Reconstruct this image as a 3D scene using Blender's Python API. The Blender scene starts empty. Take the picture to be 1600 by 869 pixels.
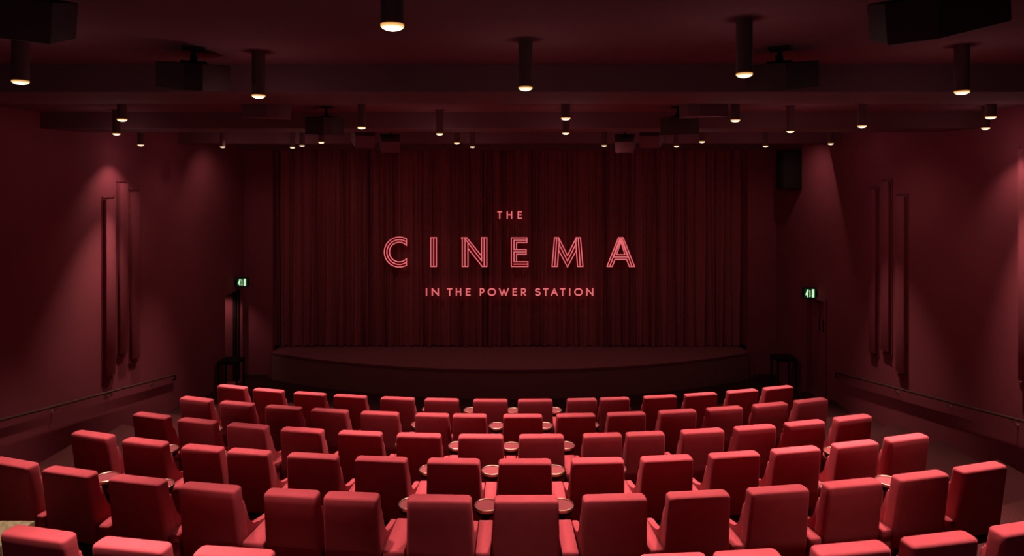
import bpy, bmesh, math, random
from math import pi, sin, cos, sqrt, asin, radians
from mathutils import Vector, Matrix

sc = bpy.context.scene
COL = sc.collection
random.seed(7)

# ------------------------------------------------------------------ camera
F = 1000.0            # focal length in pixels of the 1600x869 frame
CX, CY = 797.0, 280.0 # vanishing point of the room's depth lines
H = 5.18              # camera height over the floor in front of the stage
cam_d = bpy.data.cameras.new('camera')
cam = bpy.data.objects.new('camera', cam_d)
COL.objects.link(cam)
cam.location = (0, 0, H)
cam.rotation_euler = (pi / 2, 0, 0)
cam_d.sensor_width = 36.0
cam_d.lens = 36.0 * F / 1600.0
cam_d.shift_x = (800 - CX) / 1600.0
cam_d.shift_y = -(434.5 - CY) / 1600.0
cam_d.clip_start = 0.05
sc.camera = cam

# ------------------------------------------------------------------ world, exposure, sampling
w = bpy.data.worlds.new('world')
sc.world = w
w.use_nodes = True
w.node_tree.nodes['Background'].inputs[0].default_value = (0.062, 0.062, 0.068, 1)
w.node_tree.nodes['Background'].inputs[1].default_value = 1.0
vs = sc.view_settings
sc.display_settings.display_device = 'sRGB'
vs.view_transform = 'Standard'
vs.look = 'None'
vs.exposure = 0.0
vs.gamma = 1.0
vs.use_curve_mapping = False
try:
    cy = sc.cycles
    cy.use_denoising = True
    cy.max_bounces = 8
    cy.diffuse_bounces = 6
    cy.glossy_bounces = 3
    cy.sample_clamp_indirect = 4.0
    cy.caustics_reflective = False
    cy.caustics_refractive = False
except Exception:
    pass

WARM = (1.0, 0.86, 0.68)
LAMP_POWER = 1180.0
FILL_POWER = 2.4
WASH_POWER = 60.0
CURTAIN_POWER = 20.0
STAGE_POWER = 60.0


def spot(name, loc, power, size_deg, blend=0.5, radius=0.035, color=WARM, rot=(0, 0, 0), aim=None):
    l = bpy.data.lights.new(name, 'SPOT')
    l.energy = power
    l.color = color
    l.spot_size = radians(size_deg)
    l.spot_blend = blend
    l.shadow_soft_size = radius
    o = bpy.data.objects.new(name, l)
    o.location = loc
    if aim is not None:
        o.rotation_euler = (Vector(aim) - Vector(loc)).to_track_quat('-Z', 'Y').to_euler()
    else:
        o.rotation_euler = rot
    COL.objects.link(o)
    return o


# wall washers: two by the front corners behind the third beam, two over the wall reliefs, last two added as wall fill
spot('wall_washer', (-5.9, 14.0, H + 0.93), WASH_POWER * 0.65, 110, 1.0, 0.07, aim=(-6.9, 14.9, 3.6))
spot('wall_washer', (5.9, 13.93, H + 0.93), WASH_POWER * 0.75, 130, 1.0, 0.01, aim=(6.9, 14.6, 3.2))
spot('wall_washer', (-6.45, 11.0, H + 0.55), WASH_POWER * 0.85, 100, 0.8, 0.03, aim=(-6.75, 11.0, 3.6))
spot('wall_washer', (6.45, 8.6, H + 0.55), WASH_POWER * 0.7, 100, 0.8, 0.03, aim=(6.75, 8.6, 3.6))
spot('wall_washer', (-5.2, 12.7, H + 0.9), WASH_POWER * 0.6, 100, 1.0, 0.05, aim=(-6.9, 12.6, 2.6))
spot('wall_washer', (5.2, 10.9, H + 0.9), WASH_POWER * 0.6, 100, 1.0, 0.05, aim=(6.9, 10.6, 2.6))
# fill spots without fixtures, added between the third beam and the pelmet: some graze the curtain, some light the stage front
for wx_, wp in ((-4.7, 1.7), (-2.6, 0.8), (0.0, 0.5), (2.4, 0.55), (4.6, 0.8)):
    spot('curtain_fill', (wx_, 14.5, H + 0.94), CURTAIN_POWER * wp, 100, 1.0, 0.05, aim=(wx_, 16.8, 3.0))
for wx_ in (-3.4, -1.2, 1.2, 3.4):
    spot('stage_fill', (wx_, 13.95, H + 0.94), STAGE_POWER, 130, 1.0, 0.05, aim=(wx_, 13.9, 0))
# light of the corridor beyond the left exit
spot('corridor_light', (-7.14, 15.80, 2.33), 22.0, 100, 0.8, 0.05, aim=(-7.26, 16.3, 1.2))


# ------------------------------------------------------------------ materials
def mat(name, col, rough=0.8, bump=0.0, bscale=200.0, var=0.0, vscale=6.0, metal=0.0, spec=0.3, sheen=0.0):
    m = bpy.data.materials.new(name)
    m.use_nodes = True
    nt = m.node_tree
    b = nt.nodes['Principled BSDF']
    b.inputs['Base Color'].default_value = (*col, 1)
    b.inputs['Roughness'].default_value = rough
    b.inputs['Metallic'].default_value = metal
    b.inputs['Specular IOR Level'].default_value = spec
    if sheen:
        b.inputs['Sheen Weight'].default_value = sheen
        b.inputs['Sheen Tint'].default_value = (*[min(1, c * 1.5) for c in col], 1)
    tc = nt.nodes.new('ShaderNodeTexCoord')
    if var:
        n = nt.nodes.new('ShaderNodeTexNoise')
        n.inputs['Scale'].default_value = vscale
        n.inputs['Detail'].default_value = 4
        nt.links.new(tc.outputs['Object'], n.inputs['Vector'])
        r = nt.nodes.new('ShaderNodeValToRGB')
        r.color_ramp.elements[0].position = 0.3
        r.color_ramp.elements[1].position = 0.7
        r.color_ramp.elements[0].color = (*[c * (1 - var) for c in col], 1)
        r.color_ramp.elements[1].color = (*[min(1, c * (1 + var)) for c in col], 1)
        nt.links.new(n.outputs['Fac'], r.inputs['Fac'])
        nt.links.new(r.outputs['Color'], b.inputs['Base Color'])
    if bump:
        n2 = nt.nodes.new('ShaderNodeTexNoise')
        n2.inputs['Scale'].default_value = bscale
        nt.links.new(tc.outputs['Object'], n2.inputs['Vector'])
        bp = nt.nodes.new('ShaderNodeBump')
        bp.inputs['Strength'].default_value = bump
        bp.inputs['Distance'].default_value = 0.004
        nt.links.new(n2.outputs['Fac'], bp.inputs['Height'])
        nt.links.new(bp.outputs['Normal'], b.inputs['Normal'])
    return m


def emat(name, col, strength=1.0):
    m = bpy.data.materials.new(name)
    m.use_nodes = True
    nt = m.node_tree
    nt.nodes.remove(nt.nodes['Principled BSDF'])
    e = nt.nodes.new('ShaderNodeEmission')
    e.inputs[0].default_value = (*col, 1)
    e.inputs[1].default_value = strength
    nt.links.new(e.outputs[0], nt.nodes['Material Output'].inputs[0])
    return m


M = {}
M['velvet'] = mat('red_velvet', (0.34, 0.039, 0.054), 0.9, 0.25, 260, 0.06, 9, spec=0.1)
M['velvet_arm'] = mat('red_arm_velvet', (0.34, 0.039, 0.054), 0.9, 0.25, 260, 0.05, 9, spec=0.1)
M['wall'] = mat('red_wall_fabric', (0.19, 0.030, 0.044), 0.92, 0.15, 120, 0.05, 1.2, spec=0.1)
M['ceiling'] = mat('red_ceiling_paint', (0.13, 0.036, 0.045), 0.95, spec=0.05)
M['beam'] = mat('red_beam_paint', (0.13, 0.036, 0.045), 0.95, spec=0.05)
M['carpet'] = mat('dark_red_carpet', (0.034, 0.0065, 0.0075), 0.98, 0.5, 300, 0.2, 60, spec=0.05)
M['olive'] = mat('olive_carpet', (0.20, 0.135, 0.085), 0.98, 0.6, 250, 0.35, 40, spec=0.05)
M['stage'] = mat('stage_carpet', (0.18, 0.036, 0.046), 0.95, 0.3, 300, 0.1, 30, spec=0.05)
M['stage_face'] = mat('stage_face_fabric', (0.20, 0.055, 0.062), 0.95, 0.2, 200, spec=0.05)
M['curtain'] = mat('curtain_velvet', (0.24, 0.040, 0.050), 0.95, 0.3, 150, 0.08, 12, spec=0.05)
M['black'] = mat('black_paint', (0.012, 0.005, 0.005), 0.8, spec=0.1)
M['dark'] = mat('dark_red_lacquer', (0.06, 0.012, 0.014), 0.7, spec=0.2)
M['speaker'] = mat('speaker_paint', (0.045, 0.012, 0.014), 0.8, spec=0.1)
M['grille'] = mat('speaker_grille', (0.07, 0.020, 0.022), 0.9, 0.6, 400, spec=0.1)
M['lamp_can'] = mat('lamp_can_paint', (0.11, 0.030, 0.034), 0.7, spec=0.2)
M['brass'] = mat('rim_metal', (0.40, 0.22, 0.17), 0.4, metal=1.0)
M['tabletop'] = mat('red_table_top', (0.19, 0.022, 0.032), 0.6, spec=0.2)
M['rail'] = mat('rail_wood', (0.035, 0.015, 0.011), 0.35, var=0.25, vscale=14, spec=0.3)
M['chrome'] = mat('bracket_metal', (0.6, 0.5, 0.48), 0.3, metal=1.0)
M['base'] = mat('seat_base_metal', (0.05, 0.012, 0.012), 0.6, spec=0.2)
M['neon'] = emat('neon_tube', (0.83, 0.145, 0.16), 1.0)
M['neon_fill'] = emat('neon_glow_panel', (0.05, 0.0008, 0.002), 1.0)  # faint emission stands in for the tubes' glow between the lines
M['exit_white'] = emat('exit_pictogram', (0.62, 0.95, 0.55), 1.0)
M['exit_green'] = emat('exit_panel_green', (0.003, 0.018, 0.008), 1.0)


def lamp_material():
    m = bpy.data.materials.new('lamp_bloom_disc')
    m.use_nodes = True
    nt = m.node_tree
    nt.nodes.remove(nt.nodes['Principled BSDF'])
    tc = nt.nodes.new('ShaderNodeTexCoord')
    sx = nt.nodes.new('ShaderNodeSeparateXYZ')
    nt.links.new(tc.outputs['Object'], sx.inputs[0])
    mr = nt.nodes.new('ShaderNodeMapRange')
    mr.inputs['From Min'].default_value = -0.014
    mr.inputs['From Max'].default_value = 0.013
    nt.links.new(sx.outputs['Z'], mr.inputs['Value'])
    r = nt.nodes.new('ShaderNodeValToRGB')
    r.color_ramp.elements[0].color = (3.0, 2.5, 1.7, 1)
    r.color_ramp.elements[0].position = 0.30
    r.color_ramp.elements[1].color = (0.42, 0.13, 0.035, 1)  # orange outer band puts the lamp's bloom into the emission colour
    r.color_ramp.elements[1].position = 1.0
    e2 = r.color_ramp.elements.new(0.55)
    e2.color = (1.3, 0.66, 0.20, 1)
    nt.links.new(mr.outputs[0], r.inputs['Fac'])
    e = nt.nodes.new('ShaderNodeEmission')
    nt.links.new(r.outputs['Color'], e.inputs[0])
    nt.links.new(e.outputs[0], nt.nodes['Material Output'].inputs[0])
    return m


M['lamp'] = lamp_material()


# ------------------------------------------------------------------ helpers
def obj(name, bm, m, parent=None, smooth=True, angle=40):
    me = bpy.data.meshes.new(name)
    bmesh.ops.recalc_face_normals(bm, faces=bm.faces[:])
    if smooth:
        lim = radians(angle)
        for f in bm.faces:
            f.smooth = True
        for e in bm.edges:
            if len(e.link_faces) == 2 and e.calc_face_angle(0) > lim:
                e.smooth = False
    bm.to_mesh(me)
    bm.free()
    me.materials.append(m)
    o = bpy.data.objects.new(name, me)
    COL.objects.link(o)
    if parent is not None:
        o.parent = parent
    return o


def thing(name, label, cat, loc=(0, 0, 0), rz=0.0, group=None):
    o = bpy.data.objects.new(name, None)
    o.empty_display_size = 0.1
    COL.objects.link(o)
    o.location = loc
    o.rotation_euler = (0, 0, rz)
    return tag(o, label, cat, group)


def tag(o, label, cat, group=None):
    o['label'] = label
    o['category'] = cat
    if group:
        o['group'] = group
    return o


def struct(name, bm, m, smooth=False, parent=None):
    o = obj(name, bm, m, parent, smooth)
    if parent is None:
        o['kind'] = 'structure'
    return o


def kids(o):
    return [c for c in bpy.data.objects if c.parent == o]


def dup(root, tree, loc, rz, label, group=None):
    """tree = [(part, [sub-parts])]"""
    r = root.copy()
    COL.objects.link(r)
    r.location = loc
    r.rotation_euler = (0, 0, rz)
    r['label'] = label
    if group:
        r['group'] = group
    out = []
    for p, subs in tree:
        c = p.copy()
        COL.objects.link(c)
        c.parent = r
        sl = []
        for s in subs:
            d = s.copy()
            COL.objects.link(d)
            d.parent = c
            sl.append(d)
        out.append((c, sl))
    return r, out


def box(bm, lo, hi, bev=0.0, seg=2):
    c = [(lo[i] + hi[i]) / 2 for i in range(3)]
    s = [hi[i] - lo[i] for i in range(3)]
    r = bmesh.ops.create_cube(bm, size=1.0, matrix=Matrix.Translation(c) @ Matrix.Diagonal((*s, 1)))
    if bev:
        es = list({e for v in r['verts'] for e in v.link_edges})
        bmesh.ops.bevel(bm, geom=es, offset=bev, segments=seg, affect='EDGES', profile=0.5)


def tube(bm, p0, p1, r, n=14, caps=True):
    p0, p1 = Vector(p0), Vector(p1)
    q = (p1 - p0).to_track_quat('Z', 'Y').to_matrix().to_4x4()
    bmesh.ops.create_cone(bm, cap_ends=caps, segments=n, radius1=r, radius2=r, depth=(p1 - p0).length,
                          matrix=Matrix.Translation((p0 + p1) / 2) @ q)


def lathe(bm, prof, n=32, c=(0, 0, 0)):
    """prof = [(r, z)], closed on the axis where r = 0"""
    rings = []
    for r, z in prof:
        if r < 1e-6:
            rings.append([bm.verts.new((c[0], c[1], c[2] + z))])
        else:
            rings.append([bm.verts.new((c[0] + r * cos(2 * pi * k / n), c[1] + r * sin(2 * pi * k / n), c[2] + z)) for k in range(n)])
    for a, b in zip(rings, rings[1:]):
        for k in range(n):
            k2 = (k + 1) % n
            vs_ = [a[k % len(a)], a[k2 % len(a)], b[k2 % len(b)], b[k % len(b)]]
            vs_ = list(dict.fromkeys(vs_))
            if len(vs_) > 2:
                bm.faces.new(vs_)


def prism(bm, pts, x0, x1, axis=0, bev=0.0):
    """extrude a 2D outline; axis 0: pts are (y, z); axis 2: pts are (x, y)"""
    def p(q, t):
        return (t, q[0], q[1]) if axis == 0 else ((q[0], t, q[1]) if axis == 1 else (q[0], q[1], t))
    a = [bm.verts.new(p(q, x0)) for q in pts]
    b = [bm.verts.new(p(q, x1)) for q in pts]
    fa = bm.faces.new(a)
    fb = bm.faces.new(list(reversed(b)))
    n = len(pts)
    for k in range(n):
        bm.faces.new([a[k], b[k], b[(k + 1) % n], a[(k + 1) % n]])
    if bev:
        es = list(fa.edges) + list(fb.edges)
        bmesh.ops.bevel(bm, geom=es, offset=bev, segments=2, affect='EDGES', profile=0.5)


def rrect(wx, y0, y1, r, n=5):
    hx = wx / 2
    r = min(r, hx * 0.98, (y1 - y0) / 2 * 0.98)
    pts = []
    for cx_, cy_, a0 in ((hx - r, y1 - r, 0), (-hx + r, y1 - r, 90), (-hx + r, y0 + r, 180), (hx - r, y0 + r, 270)):
        for k in range(n + 1):
            a = radians(a0 + 90 * k / n)
            pts.append((cx_ + r * cos(a), cy_ + r * sin(a)))
    return pts


def loft(bm, secs):
    """secs = [(list of xy, z or function)] with equal point counts"""
    rings = [[bm.verts.new((x, y, z(x) if callable(z) else z)) for x, y in pts] for pts, z in secs]
    n = len(rings[0])
    for a, b in zip(rings, rings[1:]):
        for k in range(n):
            bm.faces.new([a[k], a[(k + 1) % n], b[(k + 1) % n], b[k]])
    bm.faces.new(list(reversed(rings[0])))
    bm.faces.new(rings[-1])


# ------------------------------------------------------------------ the room
WX = 6.9              # half width
YB, YF = -1.0, 18.0   # rear and front
ZC = H + 0.985        # ceiling
ZS = H + 0.75         # beam soffits
R_ARC = 16.5
ROWS = [(9.98, 3.45), (8.82, 3.26), (7.66, 3.08), (6.50, 2.87), (5.34, 2.675), (4.14, 2.49)]
SEAT_H = 1.08


def off(x):
    return R_ARC - sqrt(R_ARC ** 2 - x * x)


treads = [(13.35, 0.26), (12.2, 0.46)]          # (front edge at the middle, height)
for d, drop in ROWS:
    treads.append((d + 1.02, H - drop - SEAT_H))
dl, zl = treads[-1]
FB = 2.2             # the floor is built up to here
for k in range(1, 3):
    treads.append((dl - 1.16 * k, zl + 0.194 * k))

bm = bmesh.new()
NX = 48
xs = [-WX + 2 * WX * k / NX for k in range(NX + 1)]
lines = [[bm.verts.new((x, YF, 0)) for x in xs], [bm.verts.new((x, treads[0][0] + off(x), 0)) for x in xs]]
for k, (d, z) in enumerate(treads):
    lines.append([bm.verts.new((x, d + off(x), z)) for x in xs])
    nd = treads[k + 1][0] if k + 1 < len(treads) else FB
    lines.append([bm.verts.new((x, nd + off(x), z)) for x in xs])
for a, b in zip(lines, lines[1:]):
    for k in range(NX):
        bm.faces.new([a[k], a[k + 1], b[k + 1], b[k]])
struct('floor', bm, M['carpet'])

bm = bmesh.new()
box(bm, (-WX - 0.2, YB - 0.2, ZC), (WX + 0.2, YF + 0.2, ZC + 0.2))
struct('ceiling', bm, M['ceiling'])
for k, (y0, y1) in enumerate(((1.6, 2.45), (5.5, 6.36), (9.4, 10.28), (13.3, 13.86))):
    bm = bmesh.new()
    box(bm, (-WX, y0, ZS), (WX, y1, ZC))
    struct('trim_%d' % (k + 1), bm, M['beam'])
bm = bmesh.new()
box(bm, (-WX, 16.62, ZS), (WX, 16.8, ZC))      # pelmet over the curtain
struct('trim_5', bm, M['beam'])

DL0, DL1, DLZ = 15.5, 16.45, 2.39              # exit opening in the left wall
DR0, DR1, DRZ = 14.0, 14.85, 2.48              # door in the right wall
bm = bmesh.new()
T = 0.75
for lo, hi in (((-WX - T, YB, -0.3), (-WX, DL0, ZC)), ((-WX - T, DL1, -0.3), (-WX, YF, ZC)), ((-WX - T, DL0, DLZ), (-WX, DL1, ZC)),
               ((-WX - T, DL0, -0.3), (-WX - 0.55, DL1, DLZ)), ((-WX - T, DL0, -0.3), (-WX, DL1, 0))):
    box(bm, lo, hi)
struct('wall_left', bm, M['wall'])
bm = bmesh.new()
T = 0.3
for lo, hi in (((WX, YB, -0.3), (WX + T, DR0, ZC)), ((WX, DR1, -0.3), (WX + T, YF, ZC)), ((WX, DR0, DRZ), (WX + T, DR1, ZC)),
               ((WX + 0.14, DR0, -0.3), (WX + T, DR1, DRZ))):
    box(bm, lo, hi)
struct('wall_right', bm, M['wall'])
bm = bmesh.new()
box(bm, (-WX, YF, -0.3), (WX, YF + 0.2, ZC))
for s in (-1, 1):
    box(bm, (min(s * 6.17, s * WX), 16.62, -0.3), (max(s * 6.17, s * WX), 16.78, ZS))
struct('wall_front', bm, M['wall'])

# dark skirting at the wing walls, raked stair strings along both aisles, dado edges below the rails
for s, nm in ((-1, 'left'), (1, 'right')):
    bm = bmesh.new()
    box(bm, (min(s * 6.3, s * WX), 16.58, 0), (max(s * 6.3, s * WX), 16.62, 0.12))
    struct('baseboard_front_' + nm, bm, M['dark'])
    bm = bmesh.new()
    ye = 9.83 if s < 0 else 10.18
    def zt(y):
        return H - (2.594 + 0.17 * y)
    prism(bm, [(ye, zt(ye)), (ye, zt(ye) - 0.5), (YB, zt(YB) - 0.5), (YB, zt(YB))], min(s * WX, s * (WX - 0.04)), max(s * WX, s * (WX - 0.04)))
    struct('baseboard_' + nm, bm, M['dark'])
    bm = bmesh.new()
    yd = 13.1 if s < 0 else 13.4
    def zr(y):
        return H - (1.80 + 0.17 * y)
    prism(bm, [(yd, zr(yd)), (yd, 0.0), (YB, 0.0), (YB, zr(YB))], min(s * WX, s * (WX - 0.015)), max(s * WX, s * (WX - 0.015)))
    struct('trim_%d' % (6 if s < 0 else 7), bm, M['wall'])

# exit on the left: leaf standing open and frame strips
d1 = bpy.data.objects.new('door_1', None)
COL.objects.link(d1)
d1['kind'] = 'structure'
bm = bmesh.new()
prism(bm, [(-7.10, 16.40), (-7.10, 16.44), (-7.43, 16.30), (-7.43, 16.26)], 0.01, 2.34, 2, 0.003)
obj('door_leaf', bm, M['wall'], d1)
bm = bmesh.new()
box(bm, (-7.10, 16.38, 0), (-7.02, 16.448, 2.36))
box(bm, (-6.975, 16.40, 0), (-6.95, 16.448, 2.36))
obj('door_gap_shade', bm, M['black'], d1)  # black strips stand in for the shaded gaps beside the leaf
bm = bmesh.new()
box(bm, (-6.93, 16.43, 0), (-6.87, 16.49, 2.39))
box(bm, (-6.93, 15.46, 2.37), (-6.875, 16.49, 2.43))
obj('door_frame', bm, M['wall'], d1)
# door on the right
d2 = bpy.data.objects.new('door_2', None)
COL.objects.link(d2)
d2['kind'] = 'structure'
bm = bmesh.new()
box(bm, (WX + 0.09, DR0 + 0.02, 0.01), (WX + 0.135, DR1 - 0.02, DRZ - 0.02), 0.003)
leaf = obj('door_leaf', bm, M['wall'], d2)
bm = bmesh.new()
for y in (14.28, 14.44):
    box(bm, (WX + 0.082, y - 0.03, 1.77), (WX + 0.095, y + 0.03, 2.02))
obj('vision_panel', bm, M['black'], leaf)
bm = bmesh.new()
box(bm, (WX - 0.03, DR0 - 0.06, 0), (WX + 0.02, DR0, DRZ + 0.06))
box(bm, (WX - 0.03, DR1, 0), (WX + 0.02, DR1 + 0.06, DRZ + 0.06))
box(bm, (WX - 0.03, DR0, DRZ), (WX + 0.02, DR1, DRZ + 0.06))
obj('door_frame', bm, M['wall'], d2)

# olive block standing in for lit aisle carpet, left end behind fifth row
for s in (-1,):
    bm = bmesh.new()
    zt_ = H - 3.07
    box(bm, (min(s * 4.27, s * (WX - 0.05)), 4.6, zt_ - 0.72), (max(s * 4.27, s * (WX - 0.05)), 5.76, zt_), 0.015)
    o = obj('carpet_block', bm, M['olive'])
    tag(o, 'olive carpet block standing in for a lit floor patch at the lower left corner', 'landing')

# ------------------------------------------------------------------ stage and curtain
RS, YS, ZST = 13.6, 15.05, 0.70
def ys(x):
    return YS + RS - sqrt(RS * RS - x * x)
st = thing('stage', 'low dark red stage with a curved front edge below the curtain', 'stage', (0, 0, 0))
bm = bmesh.new()
SX = 6.16
xs = [-SX + 2 * SX * k / 60 for k in range(61)]
fr = [bm.verts.new((x, ys(x), ZST)) for x in xs]
bk = [bm.verts.new((x, YF - 0.02, ZST)) for x in xs]
fr2 = [bm.verts.new((x, ys(x), ZST - 0.04)) for x in xs]
for k in range(60):
    bm.faces.new([fr[k], fr[k + 1], bk[k + 1], bk[k]])
    bm.faces.new([fr2[k], fr2[k + 1], fr[k + 1], fr[k]])
obj('stage_deck', bm, M['stage'], st)
bm = bmesh.new()
a = [bm.verts.new((x, ys(x) + 0.012, 0.0)) for x in xs]
b = [bm.verts.new((x, ys(x) + 0.012, ZST - 0.03)) for x in xs]
for k in range(60):
    bm.faces.new([a[k], a[k + 1], b[k + 1], b[k]])
e0 = bm.verts.new((-SX, YF - 0.03, 0)); e1 = bm.verts.new((-SX, YF - 0.03, ZST - 0.03))
bm.faces.new([a[0], b[0], e1, e0])
e0 = bm.verts.new((SX, YF - 0.03, 0)); e1 = bm.verts.new((SX, YF - 0.03, ZST - 0.03))
bm.faces.new([a[-1], b[-1], e1, e0])
obj('stage_front', bm, M['stage_face'], st)

YCUR = 17.12
bm = bmesh.new()
rnd = random.Random(3)
CWX = 6.3
ph = [0.0]
N = 1500
for k in range(N):
    u = k / N * 2 * CWX
    wl = 0.215 + 0.06 * sin(u * 1.7 + 1) + 0.035 * sin(u * 4.1)
    ph.append(ph[-1] + 2 * pi * (2 * CWX / N) / wl)
zs_ = [0.725, 0.76, 0.9, 1.5, 2.5, 3.6, 4.6, 5.3, ZS + 0.15]
rows_ = []
for z in zs_:
    t = (z - 0.7) / (ZS - 0.7)
    row = []
    for k in range(N + 1):
        x = -CWX + 2 * CWX * k / N
        p = ph[k]
        amp = 0.085 * (0.8 + 0.35 * sin(0.61 * p / 2.3 + 0.7)) * (1 - 0.25 * t)
        y = amp * (sin(p) + 0.28 * sin(2 * p + 0.8 + 0.3 * sin(x)) + 0.15 * sin(3.1 * p + 2 * t)) + 0.02 * sin(1.3 * x + 2.2 * t)
        dx = 0.022 * sin(p * 0.5 + 3.0 * t)
        zz = z + (0.012 * sin(p + 1.2) + 0.008 * sin(x * 2.3) if z < 0.8 else 0)
        row.append(bm.verts.new((x + dx, YCUR + y, max(zz, 0.705))))
    rows_.append(row)
for a, b in zip(rows_, rows_[1:]):
    for k in range(N):
        bm.faces.new([a[k], a[k + 1], b[k + 1], b[k]])
cur = obj('stage_curtain', bm, M['curtain'], None, True, 80)
tag(cur, 'wide pleated dark red velvet curtain hanging across the stage', 'curtain')


# ------------------------------------------------------------------ sign on the curtain
YSIGN = 16.88
SGN = YSIGN / F
def sp(px, py):
    return Vector(((px - CX) * SGN, H - (py - CY) * SGN))


def ribbon(bm, p, q, wd, depth=0.02, ext=0.5):
    p, q = Vector(p), Vector(q)
    d = (q - p)
    if d.length < 1e-6:
        return
    d.normalize()
    n = Vector((-d.y, d.x)) * wd / 2
    p = p - d * wd * ext
    q = q + d * wd * ext
    pts = [p + n, q + n, q - n, p - n]
    fr_ = [bm.verts.new((v.x, 0, v.y)) for v in pts]
    bk_ = [bm.verts.new((v.x, depth, v.y)) for v in pts]
    bm.faces.new(fr_)
    bm.faces.new(bk_)
    for k in range(4):
        bm.faces.new([fr_[k], fr_[(k + 1) % 4], bk_[(k + 1) % 4], bk_[k]])


def arc(cx_, cy_, rx, ry, a0, a1, n=28):
    return [(cx_ + rx * cos(radians(a0 + (a1 - a0) * k / n)), cy_ - ry * sin(radians(a0 + (a1 - a0) * k / n))) for k in range(n + 1)]


sign = thing('illuminated_sign', 'glowing salmon pink sign lettering THE CINEMA IN THE POWER STATION before the dark curtain', 'sign', (0, YSIGN, 0))


def letter(name, polys, wd, fill=None):
    bm = bmesh.new()
    for pl in polys:
        for p, q in zip(pl, pl[1:]):
            ribbon(bm, sp(*p), sp(*q), wd * SGN)
    o = obj(name, bm, M['neon'], sign, False)
    if fill:
        bm = bmesh.new()
        for poly in fill:
            v2 = [sp(*p) for p in poly]
            f_ = [bm.verts.new((v.x, 0.014, v.y)) for v in v2]
            b_ = [bm.verts.new((v.x, 0.03, v.y)) for v in v2]
            bm.faces.new(f_)
            bm.faces.new(list(reversed(b_)))
            for k in range(len(f_)):
                k2 = (k + 1) % len(f_)
                bm.faces.new([f_[k], f_[k2], b_[k2], b_[k]])
        obj('glow_fill', bm, M['neon_fill'], o, False)
    return o


def conv(ox, oy, s, pls):
    return [[(ox + x / s, oy + y / s) for x, y in pl] for pl in pls]


S = 1600 / 210.0
NW = 1.45
# C
cc, cr = (257, 259), (178, 147, 117)
lines_c, ends = [], []
for r in cr:
    a0 = math.degrees(math.acos(86 / r))
    pts = arc(cc[0], cc[1], r, r, a0, 360 - a0, 44)
    lines_c.append(pts)
    ends.append((pts[0], pts[-1]))
lines_c += [[ends[0][0], ends[2][0]], [ends[0][1], ends[2][1]]]
fc = [[lines_c[0][k], lines_c[0][k + 1], lines_c[2][k + 1], lines_c[2][k]] for k in range(44)]
letter('letter_c', conv(590, 360, S, lines_c), NW, conv(590, 360, S, fc))
# I
li = [[(633, 88), (633, 430)], [(667, 88), (667, 430)], [(700, 88), (700, 430)], [(633, 88), (700, 88)], [(633, 430), (700, 430)]]
letter('letter_i', conv(590, 360, S, li), NW, conv(590, 360, S, [[(633, 88), (700, 88), (700, 430), (633, 430)]]))
# N
ln = [[(998, 90), (1060, 88), (1237, 305), (1237, 88), (1300, 88), (1300, 430), (1245, 430), (1076, 215), (1076, 430), (1008, 430), (1008, 110), (998, 90)],
      [(1040, 90), (1040, 430)], [(1040, 100), (1238, 362)], [(1268, 88), (1268, 430)], [(1238, 305), (1238, 362)], [(1076, 150), (1076, 215)]]
letter('letter_n', conv(590, 360, S, ln), NW, conv(590, 360, S, [[(1008, 90), (1076, 90), (1076, 430), (1008, 430)], [(1237, 88), (1300, 88), (1300, 430), (1237, 430)],
                                                             [(1060, 92), (1076, 215), (1245, 428), (1237, 305)]]))
# E
le = [[(68, 90), (68, 430), (265, 430), (265, 375), (130, 375), (130, 285), (245, 285), (245, 230), (130, 230), (130, 146), (255, 146), (255, 90), (68, 90)],
      [(100, 402), (265, 402)], [(255, 118), (100, 118), (100, 230), (130, 230)], [(245, 258), (100, 258), (100, 375), (130, 375)]]
letter('letter_e', conv(790, 360, S, le), NW, conv(790, 360, S, [[(68, 90), (130, 90), (130, 430), (68, 430)], [(130, 90), (255, 90), (255, 146), (130, 146)],
                                                             [(130, 230), (245, 230), (245, 285), (130, 285)], [(130, 375), (265, 375), (265, 430), (130, 430)]]))
# M
def mir(pl, c):
    return [(2 * c - x, y) for x, y in pl]
cM = 737
lm = [[(632, 88), (737, 300), (842, 88)], [(637, 165), (737, 365), (837, 165)], [(630, 235), (737, 435), (844, 235)]]
half = [[(632, 88), (583, 88), (553, 430), (617, 430), (637, 165)], [(610, 88), (585, 430)], [(632, 88), (640, 165)]]
lm += half + [mir(p, cM) for p in half]
fM = [[(583, 88), (632, 88), (617, 430), (553, 430)], [(632, 88), (737, 300), (737, 435), (628, 230)]]
letter('letter_m', conv(790, 360, S, lm), NW, conv(790, 360, S, fM + [mir(p, cM) for p in fM]))
# A
cA = 1372
half = [[(1372, 88), (1345, 88), (1208, 430), (1270, 430), (1303, 346), (1372, 346)], [(1362, 92), (1240, 430)], [(1372, 135), (1322, 290), (1372, 290)], [(1372, 105), (1287, 318), (1372, 318)]]
fA = [[(1345, 88), (1372, 88), (1372, 130), (1270, 430), (1208, 430)], [(1322, 290), (1372, 290), (1372, 346), (1303, 346)]]
letter('letter_a', conv(790, 360, S, half + [mir(p, cA) for p in half]), NW, conv(790, 360, S, fA + [mir(p, cA) for p in fA]))


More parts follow.
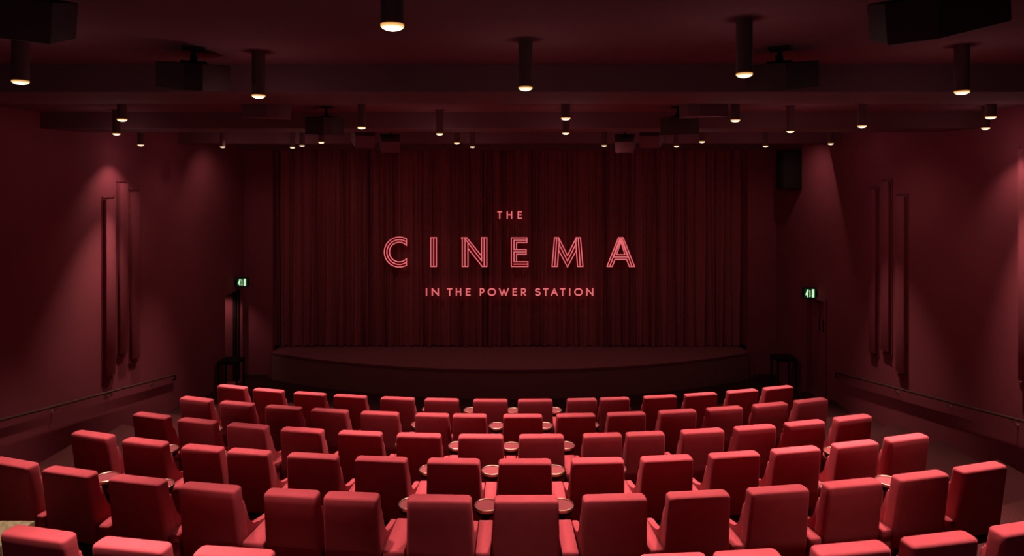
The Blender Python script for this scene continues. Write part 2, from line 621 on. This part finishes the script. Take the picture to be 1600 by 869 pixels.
def glyph(ch, x0, x1, y0, y1):
    """polylines of a capital between x0..x1 and y0 (top)..y1 (bottom)"""
    def P(u, v):
        return (x0 + (x1 - x0) * u, y0 + (y1 - y0) * v)
    W_, H_ = x1 - x0, y1 - y0
    mid = (x0 + x1) / 2
    if ch == 'T':
        return [[P(0, 0), P(1, 0)], [P(.5, 0), P(.5, 1)]]
    if ch == 'H':
        return [[P(0, 0), P(0, 1)], [P(1, 0), P(1, 1)], [P(0, .47), P(1, .47)]]
    if ch == 'E':
        return [[P(1, 0), P(0, 0), P(0, 1), P(1, 1)], [P(0, .48), P(.92, .48)]]
    if ch == 'I':
        return [[P(.5, 0), P(.5, 1)]]
    if ch == 'N':
        return [[P(0, 1), P(0, 0), P(1, 1), P(1, 0)]]
    if ch == 'W':
        return [[P(0, 0), P(.28, 1), P(.5, .18), P(.72, 1), P(1, 0)]]
    if ch == 'A':
        return [[P(0, 1), P(.5, 0), P(1, 1)], [P(.2, .66), P(.8, .66)]]
    if ch == 'O':
        return [arc(mid, (y0 + y1) / 2, W_ / 2, H_ / 2, 0, 360, 28)]
    if ch in 'PR':
        r = H_ * .29
        bowl = [P(0, 0)] + arc(x1 - r, y0 + r, r, r, 90, -90, 14) + [(x0, y0 + 2 * r)]
        out = [[P(0, 0), P(0, 1)], bowl]
        if ch == 'R':
            out.append([(x0 + W_ * .35, y0 + 2 * r), P(1.02, 1)])
        return out
    if ch == 'S':
        r1, r2 = H_ * .235, H_ * .265
        c1, c2 = (mid, y0 + r1), (mid, y1 - r2)
        k1, k2 = W_ * .46 / r1, W_ * .5 / r2
        a = arc(c1[0], c1[1], r1 * k1, r1, 35, 255, 14)
        b = arc(c2[0], c2[1], r2 * k2, r2, 75, -150, 14)
        return [a + b]


SW = 1.85
kx = 145 / 1600.0
word = [('I', 655 + 118 * kx, 655 + 132 * kx), ('N', 655 + 226 * kx, 655 + 328 * kx), ('T', 655 + 488 * kx, 655 + 560 * kx), ('H', 655 + 640 * kx, 655 + 714 * kx),
        ('E', 655 + 815 * kx, 655 + 874 * kx), ('P', 655 + 1055 * kx, 655 + 1112 * kx), ('O', 655 + 1190 * kx, 655 + 1312 * kx), ('W', 655 + 1385 * kx, 655 + 1535 * kx),
        ('E', 795 + 75 * kx, 795 + 132 * kx), ('R', 795 + 222 * kx, 795 + 284 * kx), ('S', 795 + 462 * kx, 795 + 536 * kx), ('T', 795 + 602 * kx, 795 + 672 * kx),
        ('A', 795 + 736 * kx, 795 + 834 * kx), ('T', 795 + 896 * kx, 795 + 966 * kx), ('I', 795 + 1045 * kx, 795 + 1058 * kx), ('O', 795 + 1140 * kx, 795 + 1264 * kx),
        ('N', 795 + 1348 * kx, 795 + 1448 * kx)]
for ch, a0, a1 in word:
    letter('letter_' + ch.lower(), glyph(ch, a0, a1, 451.6, 461.4), SW)
for ch, a0, a1 in (('T', 778.0, 783.6), ('H', 792.6, 799.4), ('E', 809.6, 814.6)):
    letter('letter_' + ch.lower(), glyph(ch, a0, a1, 331.2, 341.0), SW)


# ------------------------------------------------------------------ cinema seats
def half_w(z):
    t = max(0.0, min(1.0, (1.06 - z) / 0.5))
    return 0.270 + 0.017 * t


def build_seat():
    root = thing('cinema_seat', 'seat', 'seat')
    # backrest
    bm = bmesh.new()
    secs = []
    for z, ins, y0, y1 in ((0.40, 0.02, 0.085, 0.20), (0.42, 0.0, 0.066, 0.22), (0.6, 0.0, 0.045, 0.195), (0.85, 0.0, 0.009, 0.150), (1.0, 0.0, -0.012, 0.122),
                           (1.056, 0.0, -0.017, 0.116), (1.068, 0.003, -0.015, 0.113), (1.076, 0.009, -0.009, 0.107), (1.08, 0.021, 0.003, 0.096)):
        hw = half_w(z) - ins
        zz = z
        if z > 0.99:
            zz = (lambda zq: (lambda x: zq - 0.013 * (x / 0.27) ** 2))(z)
        secs.append((rrect(2 * hw, y0, y1, 0.035), zz))
    loft(bm, secs)
    obj('backrest', bm, M['velvet'], root, True, 60)
    # two side wings that sweep down into the arms
    for s in (-1, 1):
        bm = bmesh.new()
        prof = [(0.120, 0.30), (0.080, 0.62), (0.046, 0.88), (0.07, 0.93), (0.10, 0.93), (0.137, 0.92), (0.150, 0.87), (0.160, 0.80), (0.180, 0.74), (0.212, 0.69),
                (0.262, 0.645), (0.35, 0.617), (0.45, 0.608), (0.55, 0.605), (0.585, 0.59), (0.60, 0.555), (0.60, 0.30)]
        a0, a1 = (0.225, 0.282) if s > 0 else (-0.282, -0.225)
        prism(bm, prof, a0, a1, 0, 0.012)
        for v in bm.verts:
            if abs(v.co.x) > 0.255:
                v.co.x += s * (half_w(v.co.z) - 0.284)
        obj('side_wing', bm, M['velvet'], root, True, 50)
    # folded seat cushion
    bm = bmesh.new()
    box(bm, (-0.218, 0.0, 0.0), (0.218, 0.12, 0.36), 0.035, 3)
    bmesh.ops.rotate(bm, verts=bm.verts[:], cent=(0, 0, 0), matrix=Matrix.Rotation(radians(-8), 3, 'X'))
    bmesh.ops.translate(bm, verts=bm.verts[:], vec=(0, 0.215, 0.27))
    obj('seat_cushion', bm, M['velvet'], root, True, 50)
    # plinth
    bm = bmesh.new()
    box(bm, (-0.24, 0.14, 0.0), (0.24, 0.54, 0.03), 0.006)
    box(bm, (-0.12, 0.22, 0.02), (0.12, 0.46, 0.34), 0.01)
    box(bm, (-0.225, 0.10, 0.30), (0.225, 0.56, 0.36), 0.01)
    obj('seat_base', bm, M['base'], root, True, 50)
    return root


def build_console():
    root = thing('armrest_console', 'console', 'armrest console')
    bm = bmesh.new()
    box(bm, (-0.5, 0.045, 0.53), (0.5, 0.58, 0.607), 0.02, 3)
    pad = obj('armrest_pad', bm, M['velvet_arm'], root, True, 50)
    bm = bmesh.new()
    box(bm, (-0.46, 0.06, 0.22), (0.46, 0.56, 0.54))
    pan = obj('console_panel', bm, M['velvet_arm'], root, False)
    bm = bmesh.new()
    box(bm, (-0.022, 0.40, 0.50), (0.022, 0.70, 0.53), 0.004)
    lathe(bm, [(0, 0.0), (0.075, 0.0), (0.105, 0.02), (0.112, 0.0555), (0, 0.0555)], 36, (0, 0.75, 0.571))
    box(bm, (-0.03, 0.66, 0.50), (0.03, 0.72, 0.60), 0.006)
    obj('table_bracket', bm, M['black'], root, True, 40)
    bm = bmesh.new()
    RT = 0.120
    lathe(bm, [(0, 0.0), (RT - 0.012, 0.0), (RT - 0.004, 0.008), (RT - 0.004, 0.022), (0, 0.022)], 40, (0, 0.75, 0.626))
    top = obj('table_top', bm, M['tabletop'], root, True, 40)
    bm = bmesh.new()
    lathe(bm, [(RT - 0.004, 0.0), (RT, 0.004), (RT, 0.030), (RT - 0.004, 0.033), (RT - 0.008, 0.030), (RT - 0.008, 0.018)], 40, (0, 0.75, 0.626))
    obj('table_rim', bm, M['brass'], top, True, 40)
    return root, pad, pan


PX = [
    [(338, 382), (394, 440), (457, 507), (520, 571), (593, 647), (663, 716), (739, 793), (809, 864), (884, 936), (936, 987), (1007, 1059), (1071, 1123), (1139, 1186), (1195, 1242)],
    [(280, 327), (342, 393), (412, 469), (484, 542), (563, 621), (645, 704), (704, 763), (786, 848), (870, 931), (950, 1010), (1031, 1090), (1105, 1164), (1180, 1233), (1245, 1296)],
    [(204, 262), (275, 335), (352, 416), (437, 502), (527, 595), (619, 688), (716, 786), (811, 882), (908, 977), (977, 1043), (1066, 1134), (1149, 1216), (1230, 1292), (1308, 1365)],
    [(107, 172), (189, 255), (279, 346), (347, 424), (446, 526), (553, 635), (666, 750), (778, 863), (893, 977), (1003, 1085), (1112, 1189), (1211, 1284), (1307, 1375), (1389, 1455)],
    [(-25, 48), (63, 140), (168, 250), (279, 367), (407, 498), (499, 595), (634, 737), (770, 875), (911, 1013), (1043, 1145), (1170, 1270), (1290, 1385), (1403, 1487), (1501, 1577)],
    [(-8, 109), (140, 257), (297, 422), None, (1000, 1115), (1115, 1233), (1278, 1395), (1418, 1535), (1558, 1668)],
]
PAIRS = [{8}, {5}, {8}, {2}, {4}, {4}]     # index of the left seat of the touching pair
ROWN = ['front row', 'second row', 'third row', 'fourth row', 'fifth row', 'nearest row']
ORD = ['first', 'second', 'third', 'fourth', 'fifth', 'sixth', 'seventh', 'eighth', 'ninth', 'tenth', 'eleventh', 'twelfth', 'thirteenth', 'fourteenth']


def which(k, n):
    if k == 0:
        return 'leftmost'
    if k == n - 1:
        return 'rightmost'
    if k < n / 2:
        return ORD[k] + ' from the left end'
    return ORD[n - 1 - k] + ' from the right end'


def ground(d0, px):
    d = d0
    for _ in range(30):
        x = (px - CX) / F * d
        d = d0 + off(x)
    return x, d


seat0 = build_seat()
tree0 = [(c, []) for c in kids(seat0)]
con0, pad0, pan0 = build_console()
treec = [(c, kids(c)) for c in kids(con0)]
used_s = used_c = False
for ri, row in enumerate(PX):
    d0, drop = ROWS[ri]
    zf = H - drop - SEAT_H
    pos = []
    for k, r in enumerate(row):
        if r is None:
            pos.append(None)
            continue
        px = (r[0] + r[1]) / 2
        pair = k in PAIRS[ri] or (k - 1) in PAIRS[ri]
        x, y = ground(d0, px)
        pos.append((x, y, pair))
    n = len(row)
    for k, p in enumerate(pos):
        if p is None:
            continue
        x, y, pair = p
        rz = asin(x / R_ARC)
        if ri == 5:
            wh = ['leftmost', 'second from the left end', 'third from the left end', None, 'left half of the touching pair', 'right half of the touching pair',
                  'third from the right end', 'second from the right end', 'rightmost'][k]
        elif pair:
            wh = ('left' if k in PAIRS[ri] else 'right') + ' half of the touching pair'
        else:
            wh = which(k, n)
        lab = 'red velvet high-backed cinema seat, %s in the %s' % (wh, ROWN[ri])
        grp = 'red cinema seats in the ' + ROWN[ri]
        if not used_s:
            used_s = True
            seat0.location = (x, y, zf)
            seat0.rotation_euler = (0, 0, rz)
            seat0['label'] = lab
            seat0['group'] = grp
            o = seat0
        else:
            o, _ = dup(seat0, tree0, (x, y, zf), rz, lab, grp)
        o.scale = ((0.83 if ri == 5 else 0.87) if pair else 1.0, 1, 1)
    ci = 0
    for k in range(n - 1):
        if k in PAIRS[ri] or pos[k] is None or pos[k + 1] is None:
            continue
        xa, ya, pa = pos[k]
        xb, yb, pb = pos[k + 1]
        gap = sqrt((xa - xb) ** 2 + (ya - yb) ** 2) - 0.287 * ((0.87 if pa else 1) + (0.87 if pb else 1))
        x = (xa + xb) / 2 + 0.1435 * ((0.87 if pa else 1) - (0.87 if pb else 1))
        y = d0 + off(x)
        rz = asin(x / R_ARC)
        sa = 'the touching pair' if pa else ('the ' + which(k, n) + ' seat')
        if ri == 5:
            nm = {0: 'the two leftmost seats', 1: 'the second and third seats from the left', 5: 'the touching pair and the next seat right',
                  6: 'the third and second seats from the right', 7: 'the two rightmost seats'}[k]
        else:
            nm = ''
        lab = 'red padded armrest between %s of the %s' % (nm, ROWN[ri])
        if ri < 5:
            lab = 'red armrest with round drinks table between the %s and %s seats from left, %s' % (ORD[k], ORD[k + 1], ROWN[ri])
        grp = 'armrest tables in the ' + ROWN[ri]
        wd = max(0.045, min(gap - 0.034, 0.22))
        if not used_c:
            used_c = True
            con0.location = (x, y, zf)
            con0.rotation_euler = (0, 0, rz)
            con0['label'] = lab
            con0['group'] = grp
            pad0.scale.x = wd
            pan0.scale.x = wd
        else:
            o, ch = dup(con0, [q for q in treec if ri < 5 or q[0] in (pad0, pan0)], (x, y, zf), rz, lab, grp)
            for c, _ in ch:
                if c.data in (pad0.data, pan0.data):
                    c.scale.x = wd

# ------------------------------------------------------------------ pendant cylinder downlights
LAMPS = [(32, 129), (404, 151), (613, 43), (821, 139), (1163, 118), (1503, 145),
         (191, 188), (182, 210), (565, 200), (687, 210), (884, 186), (884, 209), (1149, 189), (1235, 206), (1347, 198), (1540, 201), (1548, 184),
         (220, 227), (348, 230), (457, 231), (472, 228), (502, 223), (714, 224), (738, 230), (944, 228), (1057, 229), (1097, 222), (1196, 229), (1298, 225)]
lamps = []
for px, py in LAMPS:
    hz = 0.637
    d = hz * F / (CY - py)
    if (px, py) in ((220, 227),):
        d = 11.05
    if (px, py) == (1540, 201):
        d = 8.62
    if (px, py) == (1298, 225):
        d = 11.9
    if 13.15 < d < 14.0:
        d = 13.1
    if 9.25 < d < 10.4:
        d = 9.25
    z = (CY - py) / F * d
    lamps.append(((px - CX) / F * d, d, z))
BAYN = ['bay nearest the viewer', 'second ceiling bay', 'third ceiling bay']
bays = [[], [], []]
for l in lamps:
    bays[0 if l[1] < 5.6 else (1 if l[1] < 10 else 2)].append(l)


def build_lamp():
    root = thing('cylinder_downlight', 'lamp', 'ceiling lamp')
    bm = bmesh.new()
    lathe(bm, [(0, 0.352), (0.049, 0.352), (0.049, 0.012), (0.0, 0.012)], 32)
    can = obj('lamp_body', bm, M['lamp_can'], root, True, 40)
    bm = bmesh.new()
    lathe(bm, [(0, -0.014), (0.018, -0.0125), (0.032, -0.0085), (0.042, -0.0035), (0.047, 0.001), (0.0492, 0.005), (0.0492, 0.013)], 32)  # dome and band deepen the lit disc to imitate bloom
    dif = obj('lamp_bloom_disc', bm, M['lamp'], root, True, 60)
    return root, can, dif


lamp0, can0, dif0 = build_lamp()
treel = [(can0, []), (dif0, [])]
firstl = True
for bi, b in enumerate(bays):
    b.sort(key=lambda l: l[0])
    for k, (x, y, z) in enumerate(b):
        lab = 'lit cylinder downlight hanging in the %s, %s' % (BAYN[bi], which(k, len(b)))
        if firstl:
            firstl = False
            root = lamp0
            lamp0.location = (x, y, H + z)
            lamp0['label'] = lab
            lamp0['group'] = 'downlights in the ' + BAYN[bi]
            can = can0
        else:
            root, ch = dup(lamp0, treel, (x, y, H + z), 0, lab, 'downlights in the ' + BAYN[bi])
            can = ch[0][0]
        can.scale.z = (0.985 - z) / 0.352
        sl = bpy.data.lights.new('downlight_fill', 'POINT')    # unseen fill light added in the air below each lamp
        sl.energy = FILL_POWER
        sl.color = (1.0, 0.92, 0.86)
        sl.shadow_soft_size = 0.03
        so = bpy.data.objects.new('downlight_fill', sl)
        so.location = (x, y, H + z - 0.25)
        COL.objects.link(so)
        spot('downlight_beam', (x, y, H + z - 0.03), LAMP_POWER, 62, 1.0, 0.03, aim=(x - 0.07 * x, y - 0.54, H + z - 3.3))   # turned away from the screen


# ------------------------------------------------------------------ hung loudspeakers
def speaker(name, label, back, yaw, tilt=0.0, wf=0.52, wb=0.12, dp=0.38, hh=0.24, zb=0.67, face='speaker'):
    """trapezoid cabinet; back = (x, y) of the narrow back; yaw turns its front away from +Y; tilt leans the front up"""
    root = thing(name, label, 'loudspeaker', (back[0], back[1], H + zb), yaw)
    bm = bmesh.new()
    pts = [(-wb / 2, 0), (wb / 2, 0), (wf / 2, dp), (-wf / 2, dp)]
    prism(bm, pts, 0.0, hh, 2, 0.008)
    bmesh.ops.rotate(bm, verts=bm.verts[:], cent=(0, dp / 2, hh), matrix=Matrix.Rotation(tilt, 3, 'X'))
    cab = obj('speaker_cabinet', bm, M[face], root, True, 30)
    bm = bmesh.new()
    box(bm, (-wf / 2 + 0.02, dp, 0.02), (wf / 2 - 0.02, dp + 0.012, hh - 0.02), 0.004)
    bmesh.ops.rotate(bm, verts=bm.verts[:], cent=(0, dp / 2, hh), matrix=Matrix.Rotation(tilt, 3, 'X'))
    obj('speaker_grille', bm, M['grille'], cab, False)
    bm = bmesh.new()
    zt_ = 0.985 - zb
    tube(bm, (0, dp * 0.5, hh - 0.02), (0, dp * 0.5, zt_ - 0.012), 0.016)
    box(bm, (-0.09, dp * 0.5 - 0.02, hh - 0.01), (0.09, dp * 0.5 + 0.02, hh + 0.015), 0.004)
    box(bm, (-0.025, dp * 0.5 - 0.05, hh + 0.012), (0.025, dp * 0.5 + 0.05, hh + 0.05), 0.006)
    box(bm, (-0.075, dp * 0.5 - 0.075, zt_ - 0.014), (0.075, dp * 0.5 + 0.075, zt_), 0.004)
    obj('ceiling_bracket', bm, M['black'], root, True, 40)
    return root


speaker('loudspeaker', 'black wedge loudspeaker on a ceiling bracket, left of centre before the first beam', (-2.29, 4.63), radians(26), tilt=radians(9), hh=0.20)
speaker('loudspeaker', 'black wedge loudspeaker on a ceiling bracket, right of centre before the first beam', (1.93, 4.63), radians(-28), tilt=radians(9), hh=0.20)
speaker('loudspeaker', 'black loudspeaker cut off by the top right corner of the picture', (1.76, 2.82), radians(-44), tilt=radians(15), wb=0.2, dp=0.5, wf=0.60, hh=0.19)
speaker('loudspeaker', 'black loudspeaker cut off by the top left corner of the picture', (-2.12, 2.80), radians(46), tilt=radians(15), wb=0.2, dp=0.5, wf=0.60, hh=0.19)
speaker('loudspeaker', 'dark red wedge loudspeaker in the second bay, upper left, toned red for light on its underside', (-2.50, 6.75), radians(30), tilt=radians(2), zb=0.66, hh=0.2, face='beam')  # beam colour on this pair imitates light on the undersides
speaker('loudspeaker', 'dark red wedge loudspeaker in the second bay, upper right, toned red for light on its underside', (1.90, 6.60), radians(-30), tilt=radians(2), zb=0.66, hh=0.2, face='beam')
speaker('loudspeaker', 'dark wedge loudspeaker on a bracket above the left side of the curtain', (-2.42, 8.5), radians(22), tilt=radians(4), zb=0.60, face='speaker')
speaker('loudspeaker', 'dark wedge loudspeaker on a bracket above the right side of the curtain', (2.20, 8.5), radians(-22), tilt=radians(4), zb=0.60, face='speaker')
for s, nm in ((-1, 'left'), (1, 'right')):  # lighter cabinet colour imitates red light on these faces
    cx_ = -0.05
    speaker('loudspeaker', 'far loudspeaker toned red as if lit over the %s of the curtain, outer and higher one of two' % nm, (cx_ + s * 2.50, 11.3), radians(-s * 20), tilt=radians(26), zb=0.60, wf=0.42, wb=0.34, dp=0.34, face='beam')
    speaker('loudspeaker', 'far loudspeaker toned red as if lit over the %s of the curtain, inner and lower one of two' % nm, (cx_ + s * 2.22, 12.2), radians(-s * 14), tilt=radians(30), zb=0.56, wf=0.40, wb=0.34, dp=0.34, face='beam')

# black loudspeaker fixed high in the right front corner
t = thing('wall_loudspeaker', 'tall black loudspeaker mounted high on the right wall beside the curtain', 'loudspeaker', (6.67, 15.1, H - 0.24))
bm = bmesh.new()
box(bm, (-0.22, 0, 0), (0.2, 0.42, 0.93), 0.012)
obj('speaker_cabinet', bm, M['black'], t, True, 30)
bm = bmesh.new()
box(bm, (-0.2, -0.012, 0.03), (0.18, 0.002, 0.9), 0.004)
obj('speaker_grille', bm, M['black'], t, False)
bm = bmesh.new()
box(bm, (0.195, 0.12, 0.3), (0.23, 0.3, 0.62))
obj('wall_bracket', bm, M['black'], t, False)


# ------------------------------------------------------------------ wall reliefs
def relief(label, s, y0, y1, ztop, zbot, pr=0.06):
    t = thing('wall_relief_panel', label, 'wall panel', (s * WX, (y0 + y1) / 2, zbot))
    bm = bmesh.new()
    hw = (y1 - y0) / 2
    hh = ztop - zbot
    a, b = (0, pr) if s < 0 else (-pr, 0)
    box(bm, (a, -hw, 0), (b, hw, hh), 0.006)
    obj('panel', bm, M['wall'], t, True, 30)
    bm = bmesh.new()
    fw = 0.010
    a, b = (0, 0.014) if s < 0 else (-0.014, 0)
    box(bm, (a, -hw - fw - 0.03, -0.05), (b, -hw - 0.03, hh + 0.05))
    box(bm, (a, hw + 0.03, -0.05), (b, hw + fw + 0.03, hh + 0.05))
    box(bm, (a, -hw - fw - 0.03, hh + 0.03), (b, hw + fw + 0.03, hh + 0.05))
    box(bm, (a, -hw - fw - 0.03, -0.05), (b, hw + fw + 0.03, -0.03))
    obj('panel_frame', bm, M['wall'], t, False)


def zy(py, d):
    return H - (py - CY) / F * d
relief('tall slim red relief panel on the left wall, nearest and lowest of the three there', -1, 10.85, 11.1, zy(312, 10.8), zy(592, 10.8))
relief('tall slim red relief panel on the left wall, middle and highest of the three there', -1, 11.24, 11.46, zy(287, 11.2), zy(556, 11.2))
relief('tall slim red relief panel on the left wall, nearest the stage of the three there', -1, 11.60, 11.84, zy(300, 11.6), zy(563, 11.6))
relief('tall slim red relief panel on the right wall, farthest of the three in shade', 1, 12.0, 12.22, zy(296, 12.0), zy(554, 12.0))
relief('tall slim red relief panel on the right wall, middle of the three in shade', 1, 11.58, 11.82, zy(284, 11.6), zy(551, 11.6))
relief('tall slim red relief panel on the right wall, nearest and lowest of the three in shade', 1, 11.12, 11.36, zy(307, 11.2), zy(584, 11.2))
relief('tall red relief panel cut off by the right edge of the picture', 1, 8.42, 8.62, zy(232, 8.5), zy(598, 8.5))


# ------------------------------------------------------------------ handrails
def handrail(label, s, yend, marks):
    t = thing('handrail', label, 'handrail', (s * WX, yend, 0))
    xr = -s * 0.075
    def zr(y):
        return H - (1.775 + 0.17 * y)
    bm = bmesh.new()
    tube(bm, (xr, 0, zr(yend)), (xr, 1.0 - yend, zr(1.0)), 0.019, 16)
    tube(bm, (xr, 0, zr(yend) + 0.006), (xr, 0, zr(yend) - 0.11), 0.02, 16)
    tube(bm, (xr, 0, zr(yend) - 0.10), (0, 0, zr(yend) - 0.10), 0.016, 16)
    obj('rail', bm, M['rail'], t, True, 40)
    for y in marks:
        bm = bmesh.new()
        tube(bm, (xr, y - yend, zr(y) - 0.02), (xr, y - yend, zr(y) - 0.075), 0.008)
        tube(bm, (xr, y - yend, zr(y) - 0.07), (0.0, y - yend, zr(y) - 0.085), 0.008)
        tube(bm, (-s * 0.002, y - yend, zr(y) - 0.085), (-s * 0.017, y - yend, zr(y) - 0.085), 0.03, 18)
        obj('rail_bracket', bm, M['chrome'], t, True, 40)


handrail('brown wooden handrail sloping along the left wall', -1, 13.05, (12.3, 10.97, 9.63, 8.2, 6.8))
handrail('dark handrail sloping along the right wall', 1, 13.4, (11.35, 10.0, 8.68, 7.4))


# ------------------------------------------------------------------ exit signs
def exit_sign(label, loc, flip):
    t = thing('exit_sign', label, 'exit sign', loc, 0.0)
    bm = bmesh.new()
    box(bm, (-0.145, 0, -0.12), (0.145, 0.07, 0.12), 0.008)
    body = obj('sign_box', bm, M['black'], t, True, 40)
    bm = bmesh.new()
    box(bm, (-0.125, -0.006, -0.1), (0.125, 0.002, 0.1))
    face = obj('sign_face', bm, M['exit_green'], body, False)
    bm = bmesh.new()
    f = -1 if flip else 1
    def poly(pts):
        pts = [(f * x, z) for x, z in pts]
        prism(bm, pts, -0.010, -0.004, 1)
    # running figure on the left, arrow in the middle, doorway on the right
    poly([(-0.10, -0.02), (-0.06, 0.085), (-0.03, 0.085), (-0.045, -0.015), (-0.04, -0.085), (-0.06, -0.085), (-0.07, -0.03), (-0.095, -0.045)])
    poly([(-0.022, -0.05), (0.0, -0.09), (0.022, -0.05), (0.009, -0.05), (0.009, 0.07), (-0.009, 0.07), (-0.009, -0.05)])
    poly([(0.045, -0.09), (0.095, -0.09), (0.095, 0.09), (0.045, 0.09)])
    obj('pictogram', bm, M['exit_white'], face, False)
    bm = bmesh.new()
    sx = -1 if loc[0] < 0 else 1
    box(bm, (min(sx * 0.14, sx * 0.2), 0.02, -0.05), (max(sx * 0.14, sx * 0.2), 0.05, 0.05))
    obj('wall_bracket', bm, M['black'], t, False)


exit_sign('small lit green and white exit sign over the exit on the left wall', (-6.70, 16.0, H - 2.58), False)
exit_sign('small lit green and white exit sign over the door on the right wall', (6.72, 14.35, H - 2.56), False)


# ------------------------------------------------------------------ small black tables by the exits
def high_table(label, x, y):
    t = thing('side_table', label, 'table', (x, y, 0))
    bm = bmesh.new()
    box(bm, (-0.24, -0.22, 0.86), (0.24, 0.22, 0.93), 0.008)
    obj('table_top', bm, M['black'], t, True, 40)
    for sx in (-1, 1):
        for sy in (-1, 1):
            bm = bmesh.new()
            box(bm, (sx * 0.215 - 0.02, sy * 0.195 - 0.02, 0), (sx * 0.215 + 0.02, sy * 0.195 + 0.02, 0.87), 0.004)
            obj('table_leg', bm, M['black'], t, True, 40)


high_table('small black square table standing by the left exit', -6.58, 15.1)
high_table('small black square table standing by the right wall near the stage', 6.56, 15.35)
